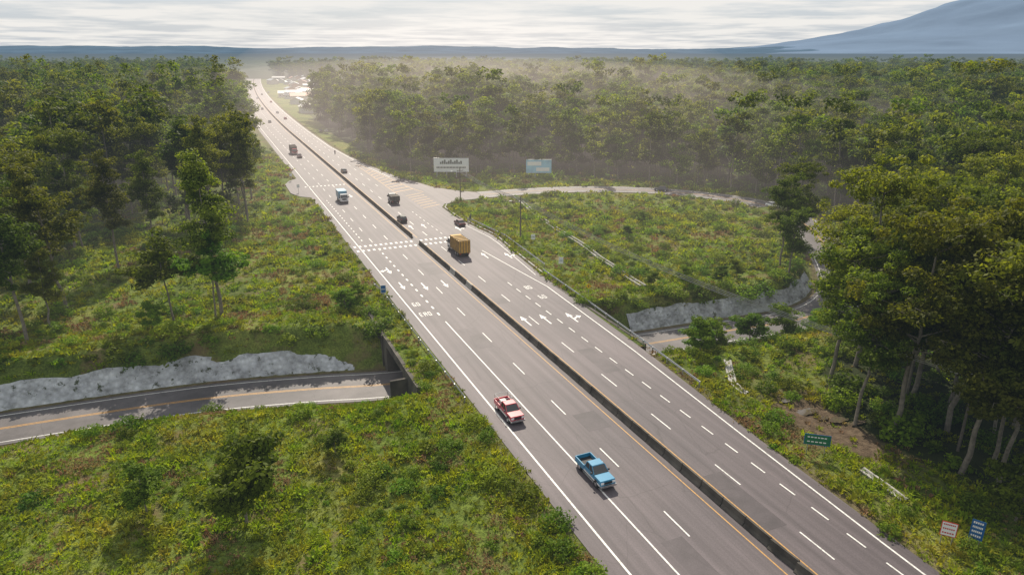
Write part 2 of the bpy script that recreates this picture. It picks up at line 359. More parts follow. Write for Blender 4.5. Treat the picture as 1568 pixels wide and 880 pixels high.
def bank(name,x0,x1,side,htop):
    vs=[];nr=9
    CC=C[(C[:,0]>=x0)&(C[:,0]<=x1)&(C[:,1]<110)]
    P2=[]
    for a,b in zip(CC[:-1],CC[1:]):
        for k in range(3): P2.append(a+(b-a)*k/3)
    P2=np.array(P2)
    for k in range(len(P2)):
        a=P2[max(k-1,0)];b=P2[min(k+1,len(P2)-1)];t=(b-a)[:2];t/=np.linalg.norm(t);n=np.array([-t[1],t[0]])*side
        ht=htop+.9*mn.noise(Vector((P2[k][0]/5,3,1)))
        if side>0 and x0<0: ht*=min(1,max(.15,(18-P2[k][0])/9))
        for q in range(nr):
            u=q/(nr-1); o=5.5+u*2.0; o+=.2*mn.noise(Vector((P2[k][0]*.6,u*4,side*3)))
            vs.append((P2[k][0]+n[0]*o,P2[k][1]+n[1]*o,P2[k][2]-.1+u*ht+.15*mn.noise(Vector((P2[k][0]*.9,u*5,9)))))
    f=[]
    for k in range(len(P2)-1):
        for q in range(nr-1):
            b=k*nr+q; f.append((b,b+nr,b+nr+1,b+1) if side>0 else (b,b+1,b+nr+1,b+nr))
    me=quadmesh(name,np.array(vs),f,np.zeros(len(f)),[M_stone],True); link(bpy.data.objects.new(name,me))
bank('stone_bank',-160,15.5,1,3.1); bank('stone_bank',60,112,1,3.0)

# ---------------------------------------------------------------- underpass structure
u=MB()
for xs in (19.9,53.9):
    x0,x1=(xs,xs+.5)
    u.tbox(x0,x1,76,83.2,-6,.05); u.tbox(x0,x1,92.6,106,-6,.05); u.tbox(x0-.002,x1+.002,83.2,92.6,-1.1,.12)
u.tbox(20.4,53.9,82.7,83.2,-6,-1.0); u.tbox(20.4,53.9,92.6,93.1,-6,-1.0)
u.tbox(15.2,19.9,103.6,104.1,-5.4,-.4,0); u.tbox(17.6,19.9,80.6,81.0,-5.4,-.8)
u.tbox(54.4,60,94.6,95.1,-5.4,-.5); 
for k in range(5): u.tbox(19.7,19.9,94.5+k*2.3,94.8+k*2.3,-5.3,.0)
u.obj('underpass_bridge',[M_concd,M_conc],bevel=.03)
vs_=MB(); 
for (a,b) in ((20.4,24.93),(50.5,53.9)):
    n=6
    for k in range(n):
        xa=a+(b-a)*k/n; xb=a+(b-a)*(k+1)/n
        vs_.quad((xa,75.5,0.0),(xb,75.5,0.0),(xb,106.3,0.0),(xa,106.3,0.0))
vs_.obj('bridge_verge',[M_ground])

# ---------------------------------------------------------------- median barrier
ba=MB(); rr=random.Random(3)
def jersey(y,L,x,mi,ang=0):
    prof=[(-.34,0),(.34,0),(.34,.09),(.14,.34),(.10,.92),(-.10,.92),(-.14,.34),(-.34,.09)]
    xo=rr.uniform(-.03,.03)+ang
    va=[(x+xo+p[0],y,p[1]+.03) for p in prof]; vb=[(x-xo+p[0],y+L,p[1]+.03) for p in prof]; n=len(prof)
    ba.add(va+vb,[(i,(i+1)%n,n+(i+1)%n,n+i) for i in range(n)]+[tuple(range(n-1,-1,-1)),tuple(range(n,2*n))],mi)
y=-50
while y<1250:
    L=2.95
    if not (139.5<y<147.5) and not (32.5<y<34.5):
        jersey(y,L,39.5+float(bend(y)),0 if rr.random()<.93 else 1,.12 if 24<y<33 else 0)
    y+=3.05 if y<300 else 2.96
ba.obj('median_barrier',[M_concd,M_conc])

# ---------------------------------------------------------------- guard rails
def rail(name,pts):
    g=MB()
    for a,b in zip(pts[:-1],pts[1:]):
        a=Vector(a);b=Vector(b);d=b-a;L=d.length;d.normalize();n=Vector((-d.y,d.x,0))
        prof=[(0,.45),(.05,.5),(.0,.58),(.0,.62),(.05,.7),(0,.76)]
        for p,q in zip(prof[:-1],prof[1:]):
            A=a+n*p[0]+Vector((0,0,p[1]));A2=a+n*q[0]+Vector((0,0,q[1])); g.quad(A,b+n*p[0]+Vector((0,0,p[1])),b+n*q[0]+Vector((0,0,q[1])),A2)
        k=0
        while k<L:
            c=a+d*k; g.tbox(c.x-.17,c.x-.04,c.y-.06,c.y+.06,-.3,.74); k+=3.8
    g.obj(name,[M_steel])
rail('guard_rail',[(24.3,70,0),(24.3,90,0),(24.3,113,0),(23.8,118,0)])
rail('guard_rail',[(53.0,62,0),(53.9,76,0),(54.9,95,0),(55.7,113,0)])
rail('guard_rail',[(57.5,116,0),(59.2,140,0),(57.6,158,0)])
kb=MB()
kp=[(55.2,112),(56.6,130),(58.0,143),(57.2,152),(56.0,162),(56.4,176),(58.4,180.6),(63,183.6),(72,184)]
for a,b in zip(kp[:-1],kp[1:]):
    a=Vector((*a,0));b=Vector((*b,0));d=(b-a).normalized();n=Vector((d.y,-d.x,0))*.3
    up=Vector((0,0,.17)); dn=Vector((0,0,-.2))
    kb.add([a+dn,b+dn,b+n+dn,a+n+dn,a+up,b+up,b+n+up,a+n+up],[(0,1,2,3),(7,6,5,4),(4,5,1,0),(5,6,2,1),(6,7,3,2),(7,4,0,3)])
kb.obj('island_kerb',[M_conc])
def channel(name,pts,w=.8,wall=.18,up=.25):
    g=MB(); P_=catmull(np.array([(*p,0) for p in pts],float),1.5)
    xs=P_[:,0];ysn=P_[:,1]; hz=height(xs,ysn,False)
    k=np.ones(5)/5; hz=np.convolve(np.pad(hz,2,'edge'),k,'valid')
    prof=[(-w/2-wall,-.5),(-w/2-wall,up),(-w/2,up),(-w/2+.1,-.05),(w/2-.1,-.05),(w/2,up),(w/2+wall,up),(w/2+wall,-.5)]
    prev=None
    for i in range(len(P_)):
        a=P_[max(i-1,0)];b=P_[min(i+1,len(P_)-1)];t=(b-a)[:2];t/=np.linalg.norm(t);n=(-t[1],t[0])
        cur=[(xs[i]+n[0]*p[0],ysn[i]+n[1]*p[0],hz[i]+p[1]+.12) for p in prof]
        if prev:
            for q in range(len(prof)-1): g.quad(prev[q],prev[q+1],cur[q+1],cur[q])
        prev=cur
    g.obj(name,[M_conc])
channel('drainage_channel',[(80,181),(77,160),(74,135),(71.5,112),(70,100)],.8,.22,.35)
channel('drainage_channel',[(62.5,68),(60,64.5),(57.9,61.5),(57.2,58.5)],.6,.2,.15); channel('drainage_channel',[(56.9,41),(56.6,38),(56.2,35.5)],.5,.2,.15)
M_water=pbr('muddy_water',(.10,.08,.06),.04,spec=1,var=.1)
pu=MB()
for (x,y,a,b) in [(62.5,53.5,1.6,.7),(64.5,50.5,1.3,.6),(61.5,56,.7,.4),(66,49,1.2,.4),(63.3,51.6,.8,.35)]:
    n=22; hz=float(height([x],[y])[0])+.22
    pu.add([(x+a*math.cos(t*2*math.pi/n)*(1+.35*mn.noise(Vector((t*.7,x,0)))),y+b*math.sin(t*2*math.pi/n)*(1+.4*mn.noise(Vector((t*.9,y,4)))),hz) for t in range(n)],[tuple(range(n))])
pu.obj('puddle',[M_water])

# ---------------------------------------------------------------- trees
def leafquads(rng,centers,rads,nleaf,size,flat=.55,shade=None):
    n=len(centers)*nleaf
    ci=np.repeat(np.arange(len(centers)),nleaf)
    d=rng.normal(size=(n,3)); d/=np.linalg.norm(d,axis=1)[:,None]+1e-9
    rr_=rng.uniform(.25,1,n)**.6
    off=d*rr_[:,None]*rads[ci][:,None]*np.array([1,1,flat])
    p=centers[ci]+off
    nrm=d*.7+rng.normal(size=(n,3))*.6+np.array([0,0,.7]); nrm/=np.linalg.norm(nrm,axis=1)[:,None]
    t=np.cross(nrm,rng.normal(size=(n,3))); t/=np.linalg.norm(t,axis=1)[:,None]+1e-9; b=np.cross(nrm,t)
    s=size*rng.uniform(.6,1.35,n)[:,None]
    v=np.stack([p-t*s*.62,p-b*s*.34,p+t*s*.62,p+b*s*.34],1).reshape(-1,3)
    f=np.arange(n*4).reshape(-1,4)
    cs=rng.uniform(.1,.9,len(centers)) if shade is None else shade
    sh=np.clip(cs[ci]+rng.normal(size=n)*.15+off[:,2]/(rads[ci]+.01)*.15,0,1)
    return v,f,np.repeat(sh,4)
def tubes(segs,n=6):
    V=[];F=[];b=0
    for (a,c,r,r2) in segs:
        a=Vector(a);c=Vector(c);q=(c-a).to_track_quat('Z','Y')
        for (p,rr_) in ((a,r),(c,r2)):
            for i in range(n):
                t=2*math.pi*i/n; V.append(p+q@Vector((rr_*math.cos(t),rr_*math.sin(t),0)))
        F+=[(b+i,b+(i+1)%n,b+n+(i+1)%n,b+n+i) for i in range(n)]; b+=2*n
    return np.array([tuple(v) for v in V]),np.array(F)
def tree(name,seed,H,cr,cb,ncl,nleaf,size,tr,shape='broad',mat=None,clr=1.3):
    rng=np.random.RandomState(seed); segs=[]
    nseg=8; pts=[np.array([0,0,-.6])]; drift=rng.normal(size=2)*.05
    for k in range(1,nseg+1):
        z=H*.88*k/nseg; pts.append(np.array([drift[0]*z+rng.normal()*.012*H*.5,drift[1]*z+rng.normal()*.012*H*.5,z]))
    for k in range(nseg): segs.append((pts[k],pts[k+1],tr*(1-.8*k/nseg),tr*(1-.8*(k+1)/nseg)))
    cen=[]
    nl=max(6,ncl//7)
    for i in range(nl):
        u=rng.uniform(0,1); z0=cb*.85+(H*.84-cb*.85)*u
        j=min(nseg-1,int(z0/(H*.88)*nseg)); t=(z0-pts[j][2])/(pts[j+1][2]-pts[j][2]); base=pts[j]+(pts[j+1]-pts[j])*t
        a=i*2.4+rng.uniform(-.5,.5)
        if shape=='broad': L=cr*(1.05-.45*abs(u-.35))*rng.uniform(.65,1.15); rise=rng.uniform(.15,.65)
        elif shape=='column': L=cr*(1-.75*u**1.5)*rng.uniform(.6,1.2); rise=rng.uniform(.1,.5)
        else: L=cr*(.35+.75*u)*rng.uniform(.7,1.1); rise=rng.uniform(.3,.6)
        d=np.array([math.cos(a),math.sin(a),rise]); mid=base+d*L*.5+rng.normal(size=3)*.3; end=base+d*L+np.array([0,0,rng.uniform(-.5,.8)])
        r0=tr*.38*(1-.5*u); segs.append((base,mid,r0,r0*.6)); segs.append((mid,end,r0*.6,r0*.2))
        for q in range(7):
            w=rng.uniform(.35,1.1); c=base+(end-base)*w+rng.normal(size=3)*np.array([1,1,.6])*cr*.17
            cen.append(c)
            if q<3: segs.append((mid if w<.8 else end,c,r0*.25,r0*.1))
    top=pts[-1]
    for q in range(max(4,ncl//12)): cen.append(top+rng.normal(size=3)*np.array([cr*.25,cr*.25,H*.05]))
    cen=np.array(cen); cen[:,2]=np.clip(cen[:,2],cb*.7,H)
    rads=rng.uniform(.75,1.4,len(cen))*clr
    lv,lf,sh=leafquads(rng,cen,rads,nleaf,size)
    tv,tf=tubes(segs,5 if ncl<80 else 7)
    V=np.vstack([tv,lv]);F=np.vstack([tf,lf+len(tv)]);MI=np.r_[np.zeros(len(tf)),np.ones(len(lf))]
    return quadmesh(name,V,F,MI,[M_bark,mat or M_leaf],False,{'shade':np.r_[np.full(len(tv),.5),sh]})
specs=[(26,5.6,11,'broad'),(27,4.4,12,'column'),(24,6.2,10,'umbrella'),(25,4.8,9,'broad'),(28,4.0,13,'column'),(22,5.4,8,'broad')]
specs2=[(26,5.6,11,'broad'),(27,4.4,12,'column'),(24,6.4,7,'umbrella'),(23,5.6,5,'broad'),(27,5.0,8,'broad'),(19,5.8,3,'broad')]
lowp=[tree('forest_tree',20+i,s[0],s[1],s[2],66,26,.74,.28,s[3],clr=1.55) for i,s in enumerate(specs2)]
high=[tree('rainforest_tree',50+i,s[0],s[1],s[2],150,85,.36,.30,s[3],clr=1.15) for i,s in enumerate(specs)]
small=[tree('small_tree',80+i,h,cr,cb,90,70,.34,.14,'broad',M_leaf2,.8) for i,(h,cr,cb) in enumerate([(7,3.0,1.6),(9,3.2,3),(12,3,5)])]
def bush(name,seed,r,h,nc,nl,size,mat):
    rng=np.random.RandomState(seed); a=rng.uniform(0,6.28,nc); q=np.sqrt(rng.uniform(0,1,nc))*r
    c=np.stack([q*np.cos(a),q*np.sin(a),rng.uniform(.15,1,nc)*h*(1-.6*(q/r)**2)],1)
    v,f,sh=leafquads(rng,c,np.full(nc,r*.42),nl,size,.8); return quadmesh(name,v,f,np.zeros(len(f)),[mat],False,{'shade':sh})
bushes=[bush('bush',100+i,r,h,n,24,sz,M_leaf2) for i,(r,h,n,sz) in enumerate([(1.2,1.4,14,.26),(.8,.9,10,.22),(1.7,2.0,20,.3),(.55,.5,7,.2)])]
def tuft(name,seed,n,L,spread,mat,w=.035):
    rng=np.random.RandomState(seed); V=[];sh=[]
    for i in range(n):
        a=rng.uniform(0,6.28); q=rng.uniform(0,spread); b=np.array([q*math.cos(a),q*math.sin(a),-.03]); a2=a+rng.normal()*.6; l=L*rng.uniform(.5,1.2); k=rng.uniform(.25,.9)
        tip=b+np.array([math.cos(a2)*k,math.sin(a2)*k,1-.4*k])*l; mid=b+np.array([math.cos(a2)*k*.35,math.sin(a2)*k*.35,.6])*l; s=np.array([-math.sin(a2),math.cos(a2),0])*w*rng.uniform(.7,1.6)
        V+=[b-s*.3,mid-s,tip,mid+s]; sh+= [rng.uniform(0,1)]*4
    V=np.array(V); return quadmesh(name,V,np.arange(len(V)).reshape(-1,4),np.zeros(len(V)//4),[mat],False,{'shade':np.array(sh)})
tufts=[tuft('grass_tuft',200,24,.42,.5,M_grass,.065),tuft('grass_tuft',201,24,.32,.55,M_grass,.065),tuft('grass_tuft',202,20,.6,.42,M_grass,.07),tuft('grass_tuft',203,20,.35,.5,M_dry,.055)]

def coll(name,meshes):
    c=bpy.data.collections.new(name)
    for k,m in enumerate(meshes): c.objects.link(bpy.data.objects.new('%s_variety_%s'%(m.name.split('.')[0],'abcdefgh'[k]),m))
    return c
def instancer(name,pts,rz,sc,ix,col):
    me=bpy.data.meshes.new(name); me.vertices.add(len(pts)); me.vertices.foreach_set('co',np.asarray(pts,np.float32).ravel())
    for k,t,v in (('rz','FLOAT',rz),('sc','FLOAT',sc),('ix','INT',ix)):
        a=me.attributes.new(k,t,'POINT'); a.data.foreach_set('value',np.asarray(v,np.int32 if t=='INT' else np.float32))
    o=link(bpy.data.objects.new(name,me)); ng=bpy.data.node_groups.new(name+'_scatter','GeometryNodeTree')
    ng.interface.new_socket('Geometry',in_out='INPUT',socket_type='NodeSocketGeometry'); ng.interface.new_socket('Geometry',in_out='OUTPUT',socket_type='NodeSocketGeometry')
    n=ng.nodes; gi=n.new('NodeGroupInput'); go=n.new('NodeGroupOutput'); ip=n.new('GeometryNodeInstanceOnPoints'); ci=n.new('GeometryNodeCollectionInfo')
    ci.inputs['Collection'].default_value=col; ci.inputs['Separate Children'].default_value=True; ci.inputs['Reset Children'].default_value=True
    def na(k,t):
        a=n.new('GeometryNodeInputNamedAttribute'); a.data_type=t; a.inputs['Name'].default_value=k
        return a.outputs[0]
    cx=n.new('ShaderNodeCombineXYZ'); L=ng.links; L.new(na('rz','FLOAT'),cx.inputs[2]); er_=n.new('FunctionNodeEulerToRotation'); L.new(cx.outputs[0],er_.inputs[0])
    L.new(gi.outputs[0],ip.inputs['Points']); L.new(ci.outputs[0],ip.inputs['Instance']); ip.inputs['Pick Instance'].default_value=True
    L.new(na('ix','INT'),ip.inputs['Instance Index']); L.new(er_.outputs[0],ip.inputs['Rotation']); L.new(na('sc','FLOAT'),ip.inputs['Scale']); L.new(ip.outputs[0],go.inputs[0])
    md=o.modifiers.new('scatter','NODES'); md.node_group=ng; return o
def jitter_grid(x0,x1,y0,y1,s,rng,j=.42):
    gx_,gy_=np.meshgrid(np.arange(x0,x1,s),np.arange(y0,y1,s)); x=gx_.ravel()+rng.uniform(-j,j,gx_.size)*s; y=gy_.ravel()+rng.uniform(-j,j,gx_.size)*s; return x,y
rng=np.random.RandomState(11); FX=[];FY=[];FS=[]
for (r0,r1,s,sc) in [(0,330,7.6,1.0),(330,620,9,1.12),(620,1500,14,1.3)]:
    x,y=jitter_grid(-700,1500,-30,1500,s,rng); r_=np.hypot(x,y); az=np.degrees(np.arctan2(x,y))
    m=(r_>=r0)&(r_<r1)&(az>-26)&(az<72)&forest_mask(x,y); d,_,_=cdist(x,y); m&=(d>11)
    m&=~((x<20)&(y<290)&(vnoise(x,y,28,5)<.0)&(rng.rand(len(x))<.8))
    m&=~((x<20)&(y<215)&(rng.rand(len(x))<.35))
    FX.append(x[m]);FY.append(y[m]);FS.append(np.full(m.sum(),sc)*rng.uniform(.68,1.2 if r0<600 else 1.0,m.sum())*(1+.22*vnoise(x[m],y[m],45,6)))
FX=np.concatenate(FX);FY=np.concatenate(FY);FS=np.concatenate(FS)
nearm=np.hypot(FX,FY)<175
FZ=height(FX,FY,False)
k=~nearm
instancer('distant_forest',np.stack([FX,FY,FZ],1)[k],rng.uniform(0,6.28,k.sum()),FS[k],np.where(FX[k]<20,rng.randint(0,4,k.sum()),rng.randint(2,6,k.sum())),coll('forest_tree_varieties',lowp))
def place(mesh,name,x,y,s=1,rz=None,z=None):
    o=link(bpy.data.objects.new(name,mesh)); o.location=(x,y,float(height([x],[y],False)[0]) if z is None else z); o.scale=(s,s,s*random.uniform(.94,1.06)); o.rotation_euler=(0,0,random.uniform(0,6.28) if rz is None else rz); return o
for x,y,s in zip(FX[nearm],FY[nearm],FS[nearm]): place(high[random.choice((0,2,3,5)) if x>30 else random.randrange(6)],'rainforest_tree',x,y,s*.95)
for (x,y,s,k) in [(-29,115,.9,1),(-26,129,1.0,3),(-2,115,1.0,4),(-27,121,.55,3),(-33,140,1,0),(-14,160,.8,1),(-2,172,1,1),(-36,126,.9,4),(-45,135,1,2),(6,182,.95,1),(3,196,.9,0),(9,216,.95,3),(-8,187,1,4),(-20,150,.85,1),(-30,168,1,0),(8,236,1,2),(-18,200,1.05,0),
                  (71,58,.95,2),(68,46,1.05,0),(73,43,1.1,3),(66.5,37,1,5),(70,33,1.1,2),(78,60,1.1,0),(76,50,1.1,5),(80,44,1.15,2),(84,66,.9,2),(104,101,.75,3),(111,105,.8,0),(98,70,.9,1),(100,95,.6,5),(122,120,.6,3),(90,72,.75,5),(103,75,.9,0)]:
    place(high[k],'rainforest_tree',x,y,s)
for (x,y,s,k) in [(-9,115,1.15,2),(-1.5,58,1.0,0),(-10,63,.55,1),(60,71,.6,0),(-3,113,1.1,2),(63,75,.6,0),(-12,112,.5,0),(8,66,.35,0),(64,30,.8,0),(90,98,.4,0),(86,130,.3,0),(96,140,.35,0),(68,77,.6,0),(74,76,.7,0),(81,76,.7,0),(88,76,.6,0),(17,108,.5,0),(19,110,.45,0),(71,99,.4,0),(77,97,.45,0),(84,96,.4,0)]:
    place(small[k],'small_tree',x,y,s*1.15)
def ok_grass(x,y):
    xb=x-bend(y); d,zc,s=cdist(x,y); R=Rall(y)
    m=((xb<24.7)|(x>R+.2))&(d>5.3)
    m&=~((s>0)&(d<7.6)&(zc<-3)); m&=~((y>205)&(y<240)&(x>19)&(x<26))
    return m|(((x>20.6)&(x<24.3))&(y>76)&(y<106))
def hz2(x,y):
    z=height(x,y); br_=(((x>20.3)&(x<25))|((x>50)&(x<54)))&(y>75.5)&(y<106.3); return np.where(br_,0.0,z)
az=lambda x,y: np.degrees(np.arctan2(x,y))
gxs=[];gys=[]
for (r0,r1,s) in [(30,85,.74),(85,125,1.0),(125,185,1.5),(185,300,2.6)]:
    x,y=jitter_grid(-110,190,20,300,s,rng,.5); r_=np.hypot(x,y); a=az(x,y); m=(r_>=r0)&(r_<r1)&(a>-24)&(a<70)&ok_grass(x,y)
    fmk=forest_mask(x,y); m&=~(fmk&(x>30)&(rng.rand(len(x))<.8)); mud=np.exp(-(((x-62)/5.5)**2+((y-50)/9)**2)); m&=(mud<.55)|(rng.rand(len(x))<.12)
    gxs.append(x[m]);gys.append(y[m])
x=np.concatenate(gxs);y=np.concatenate(gys); dn=vnoise(x,y,6,9)+.28*np.exp(-((x-14)/7)**2)*((y>108)&(y<230)); ix=np.where(dn+rng.normal(size=len(x))*.15>.30,3,rng.randint(0,3,len(x)))
r_=np.hypot(x,y); instancer('grass',np.stack([x,y,hz2(x,y)],1),rng.uniform(0,6.28,len(x)),rng.uniform(.6,1.3,len(x))*(1+np.clip(r_-90,0,200)/90)*(1+.6*vnoise(x,y,4,4)),ix,coll('grass_varieties',tufts))
x1,y1=jitter_grid(-110,190,20,330,2.0,rng,.5); bn=vnoise(x1,y1,9,12)+.5*vnoise(x1,y1,3,13); d,zc,s_=cdist(x1,y1); fmk=forest_mask(x1,y1)
island=(x1>62)&(y1>95)&(y1<182); bankm=((s_>0)&(d>7.4)&(d<10)&(zc<-2)); mud=np.exp(-(((x1-62)/5.5)**2+((y1-50)/9)**2))
prob=np.where(bn>.22,.6,.05)+island*.18+bankm*.9+fmk*(x1>30)*(np.hypot(x1,y1)<260)*.3+((x1>54)&(x1<64)&(y1<96)&(y1>62))*.4+((x1>51)&(x1<57)&(y1<62))*.12+((x1>58)&(x1<110)&(y1>66)&(y1<80))*.7+((x1>14)&(x1<23)&(y1>102)&(y1<112))*.8+((x1>20)&(x1<23.5)&(y1>76)&(y1<106))*.5+((x1>17)&(x1<24)&(y1<76))*.28
m=(rng.rand(len(x1))<prob)&ok_grass(x1,y1)&(az(x1,y1)>-24)&(az(x1,y1)<70)&(mud<.6)&(np.abs(x1-57.5)>1.0)
x=x1[m];y=y1[m]; big=fmk[m]|bankm[m]
instancer('undergrowth_bushes',np.stack([x,y,hz2(x,y)-.1],1),rng.uniform(0,6.28,len(x)),rng.uniform(.45,1.1,len(x))*np.where(big,1.3,.9),rng.randint(0,4,len(x)),coll('bush_varieties',bushes))

# ---------------------------------------------------------------- far canopy, ridge, volcano
M_canopy=pbr('far_canopy',(.05,.07,.028),.9,var=.4,scale=.02,bump=1,bscale=.08)
M_hill=pbr('haze_tinted_hill',(.08,.125,.18),1,var=.15,scale=.003,spec=0)  # ridge stands above the haze box, so its blue haze is in the colour
def polar(name,r0,r1,nr,a0,a1,na,hf,mat):
    rs=np.geomspace(r0,r1,nr); as_=np.radians(np.linspace(a0,a1,na)); RR,AA=np.meshgrid(rs,as_); x=(RR*np.sin(AA)).ravel();y=(RR*np.cos(AA)).ravel(); z=hf(x,y)
    i=np.arange(nr-1);j=np.arange(na-1);I,J=np.meshgrid(i,j);b=(J*nr+I).ravel(); F=np.stack([b,b+1,b+nr+1,b+nr],1)[:,::-1]
    me=quadmesh(name,np.stack([x,y,z],1),F,np.zeros(len(F)),[mat],True); return link(bpy.data.objects.new(name,me))
def canopy(x,y):
    r=np.hypot(x,y); return np.where(r<1256,-2,10*smooth((r-1250)/250)+7+7*vnoise(x,y,60,3)+5*vnoise(x,y,22,5))
def hills(x,y):
    r=np.hypot(x,y); return smooth((r-6500)/3500)*(105+70*vnoise(x,y,2600,8)+30*vnoise(x,y,700,4)+9*vnoise(x,y,150,6))
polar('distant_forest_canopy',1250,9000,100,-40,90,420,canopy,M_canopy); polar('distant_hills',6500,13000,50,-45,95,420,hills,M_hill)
M_mtn=pbr('haze_tinted_mountain',(.14,.195,.28),1,var=.12,scale=.0012,spec=0)  # aerial haze over the mountain is painted into this bluish base colour
pa=rad(YAW+37); px,py=12500*math.sin(pa),12500*math.cos(pa)
def mtn(x,y):
    r=np.hypot(x-px,y-py)
    n=vnoise(x,y,900,2)*.10+vnoise(x,y,350,3)*.05
    h=1260*np.exp(-(r/2250)**1.2)
    return h*(1+n*1.2)-30
def grid(name,x0,x1,y0,y1,n,hf,mat):
    X_=np.linspace(x0,x1,n);Y_=np.linspace(y0,y1,n);a,b=np.meshgrid(X_,Y_);z=hf(a.ravel(),b.ravel());i=np.arange(n-1);I,J=np.meshgrid(i,i);q=(J*n+I).ravel()
    me=quadmesh(name,np.stack([a.ravel(),b.ravel(),z],1),np.stack([q,q+1,q+n+1,q+n],1),np.zeros(len(q)),[mat],True); return link(bpy.data.objects.new(name,me))
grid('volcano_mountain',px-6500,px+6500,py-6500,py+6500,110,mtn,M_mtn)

# ---------------------------------------------------------------- town
wallc=[pbr('house_wall_paint',c,.8) for c in [(.5,.48,.42),(.35,.42,.4),(.45,.3,.2),(.55,.55,.55)]]
roofc=[pbr('metal_roof',c,.6,.1,var=.25) for c in [(.50,.51,.53),(.30,.12,.07),(.42,.42,.42),(.25,.3,.33)]]
hr=random.Random(5)
def house(x,y,L,W,Hh,k):
    g=MB(); g.tbox(-L/2,L/2,-W/2,W/2,-.5,Hh,0)
    e=.6; r=W*.22
    A=[(-L/2-e,-W/2-e,Hh-.1),(L/2+e,-W/2-e,Hh-.1),(L/2+e,0,Hh+r),(-L/2-e,0,Hh+r),(-L/2-e,W/2+e,Hh-.1),(L/2+e,W/2+e,Hh-.1)]
    g.add(A+[(a,b,c+.12) for a,b,c in A],[(0,1,2,3),(3,2,5,4),(6,9,8,7),(9,10,11,8),(0,6,7,1),(4,5,11,10),(0,3,9,6),(3,4,10,9),(1,7,8,2),(2,8,11,5)],1)
    g.add([(-L/2,-W/2,Hh),(-L/2,W/2,Hh),(-L/2,0,Hh+r-.1)],[(0,2,1)],0); g.add([(L/2,-W/2,Hh),(L/2,W/2,Hh),(L/2,0,Hh+r-.1)],[(0,1,2)],0)
    for q in range(int(L//3)):
        xx=-L/2+1.2+q*3; g.tbox(xx,xx+1.2,-W/2-.04,-W/2+.02,1,2.2,2); 
    g.tbox(L/2-1.4,L/2-.4,-W/2-.05,-W/2+.02,0,2.1,2)
    o=g.obj('town_house',[wallc[k%4],roofc[hr.randrange(4)],M_glass]); o.location=(x,y,0); o.rotation_euler=(0,0,hr.uniform(-.3,.3)+(math.pi/2 if hr.random()<.5 else 0))
for q in range(95):
    y=hr.uniform(500,1200); side=hr.random()
    x=(39.5+float(bend(y)))+(hr.uniform(24,30+min(95,(y-480)*.3)) if side<.7 else -hr.uniform(21,40)); house(x,y,hr.uniform(9,20),hr.uniform(7,11),hr.uniform(3,6),q)

# ---------------------------------------------------------------- vehicles
def wheels(g,xs,w,r=.36,mi=2,wd=.24):
    for x in xs:
        for s in (-1,1):
            g.cyl((x,s*w-(wd if s>0 else 0),r),r,wd,'y',16,mi); g.cyl((x,s*w+(.005 if s>0 else -.02),r),r*.55,.015,'y',10,4)
def pickup(name,x,y,rz,mat,low,rack=False):
    g=MB()
    g.tbox(-2.55,2.5,-.72,.72,.38,.58,2)
    g.tbox(1.05,2.5,-.86,.86,.52,1.10,0,0,.10,.05)
    g.tbox(-.70,1.05,-.87,.87,.52,1.12,0,0,0,.02)
    g.tbox(-.62,1.20,-.80,.80,1.12,1.64,1,.18,.68,.12)
    g.tbox(-.46,.56,-.69,.69,1.635,1.71,0,.04,.06,.04)
    for s in (-1,1):
        g.tube((1.16,s*.80,1.1),(.54,s*.69,1.66),.045,n=5,mi=0); g.tube((-.62,s*.81,1.1),(-.44,s*.69,1.66),.05,n=5,mi=0); g.tube((.2,s*.815,1.1),(.14,s*.70,1.66),.035,n=5,mi=0)
        g.tbox(-2.52,-.72,s*.86-.05,s*.86+.05,.55,1.12,0); g.tbox(-2.5,2.4,s*.885-.012,s*.885+.012,.56,.74,3)
        g.tbox(.85,1.0,s*.98-.08,s*.98+.08,1.12,1.28,2)
        g.tbox(2.44,2.52,s*.62-.16,s*.62+.16,.78,.98,5); g.tbox(-2.57,-2.5,s*.78-.06,s*.78+.06,.7,1.0,6)
    g.tbox(-2.5,-.75,-.82,.82,.62,.70,2); g.tbox(-2.56,-2.48,-.80,.80,.58,1.12,0); g.tbox(-.78,-.70,-.8,.8,.6,1.13,0)
    g.tbox(2.48,2.53,-.42,.42,.74,.98,2); g.tbox(2.45,2.66,-.86,.86,.45,.66,4); g.tbox(-2.72,-2.56,-.84,.84,.45,.62,4)
    for xx in (-1.62,1.62):
        for s in (-1,1): g.cyl((xx,s*.80-.09,.42),.45,.2,'y',14,2)
    wheels(g,(-1.62,1.62),.90,.38)
    if rack:
        for xx in (-2.4,-1.6,-.8):
            for s in (-1,1): g.tube((xx,s*.82,1.1),(xx,s*.82,1.75),.03,n=5,mi=4)
        for s in (-1,1): g.tube((-2.4,s*.82,1.75),(-.8,s*.82,1.75),.03,n=5,mi=4)
        g.tube((-2.4,-.82,1.75),(-2.4,.82,1.75),.03,n=5,mi=4); g.tube((-.8,-.82,1.75),(-.8,.82,1.75),.03,n=5,mi=4)
        g.tbox(-2.1,-1.4,-.5,.4,.7,1.15,3,.1,.1,.1); g.tbox(-1.3,-.9,-.2,.6,.7,1.3,2,.05,.05,.05)
    o=g.obj(name,[mat,M_glass,M_dark,low,M_chrome,M_lamp,M_red_l],bevel=.035); o.location=(x,y,.035); o.rotation_euler=(0,0,rz); return o
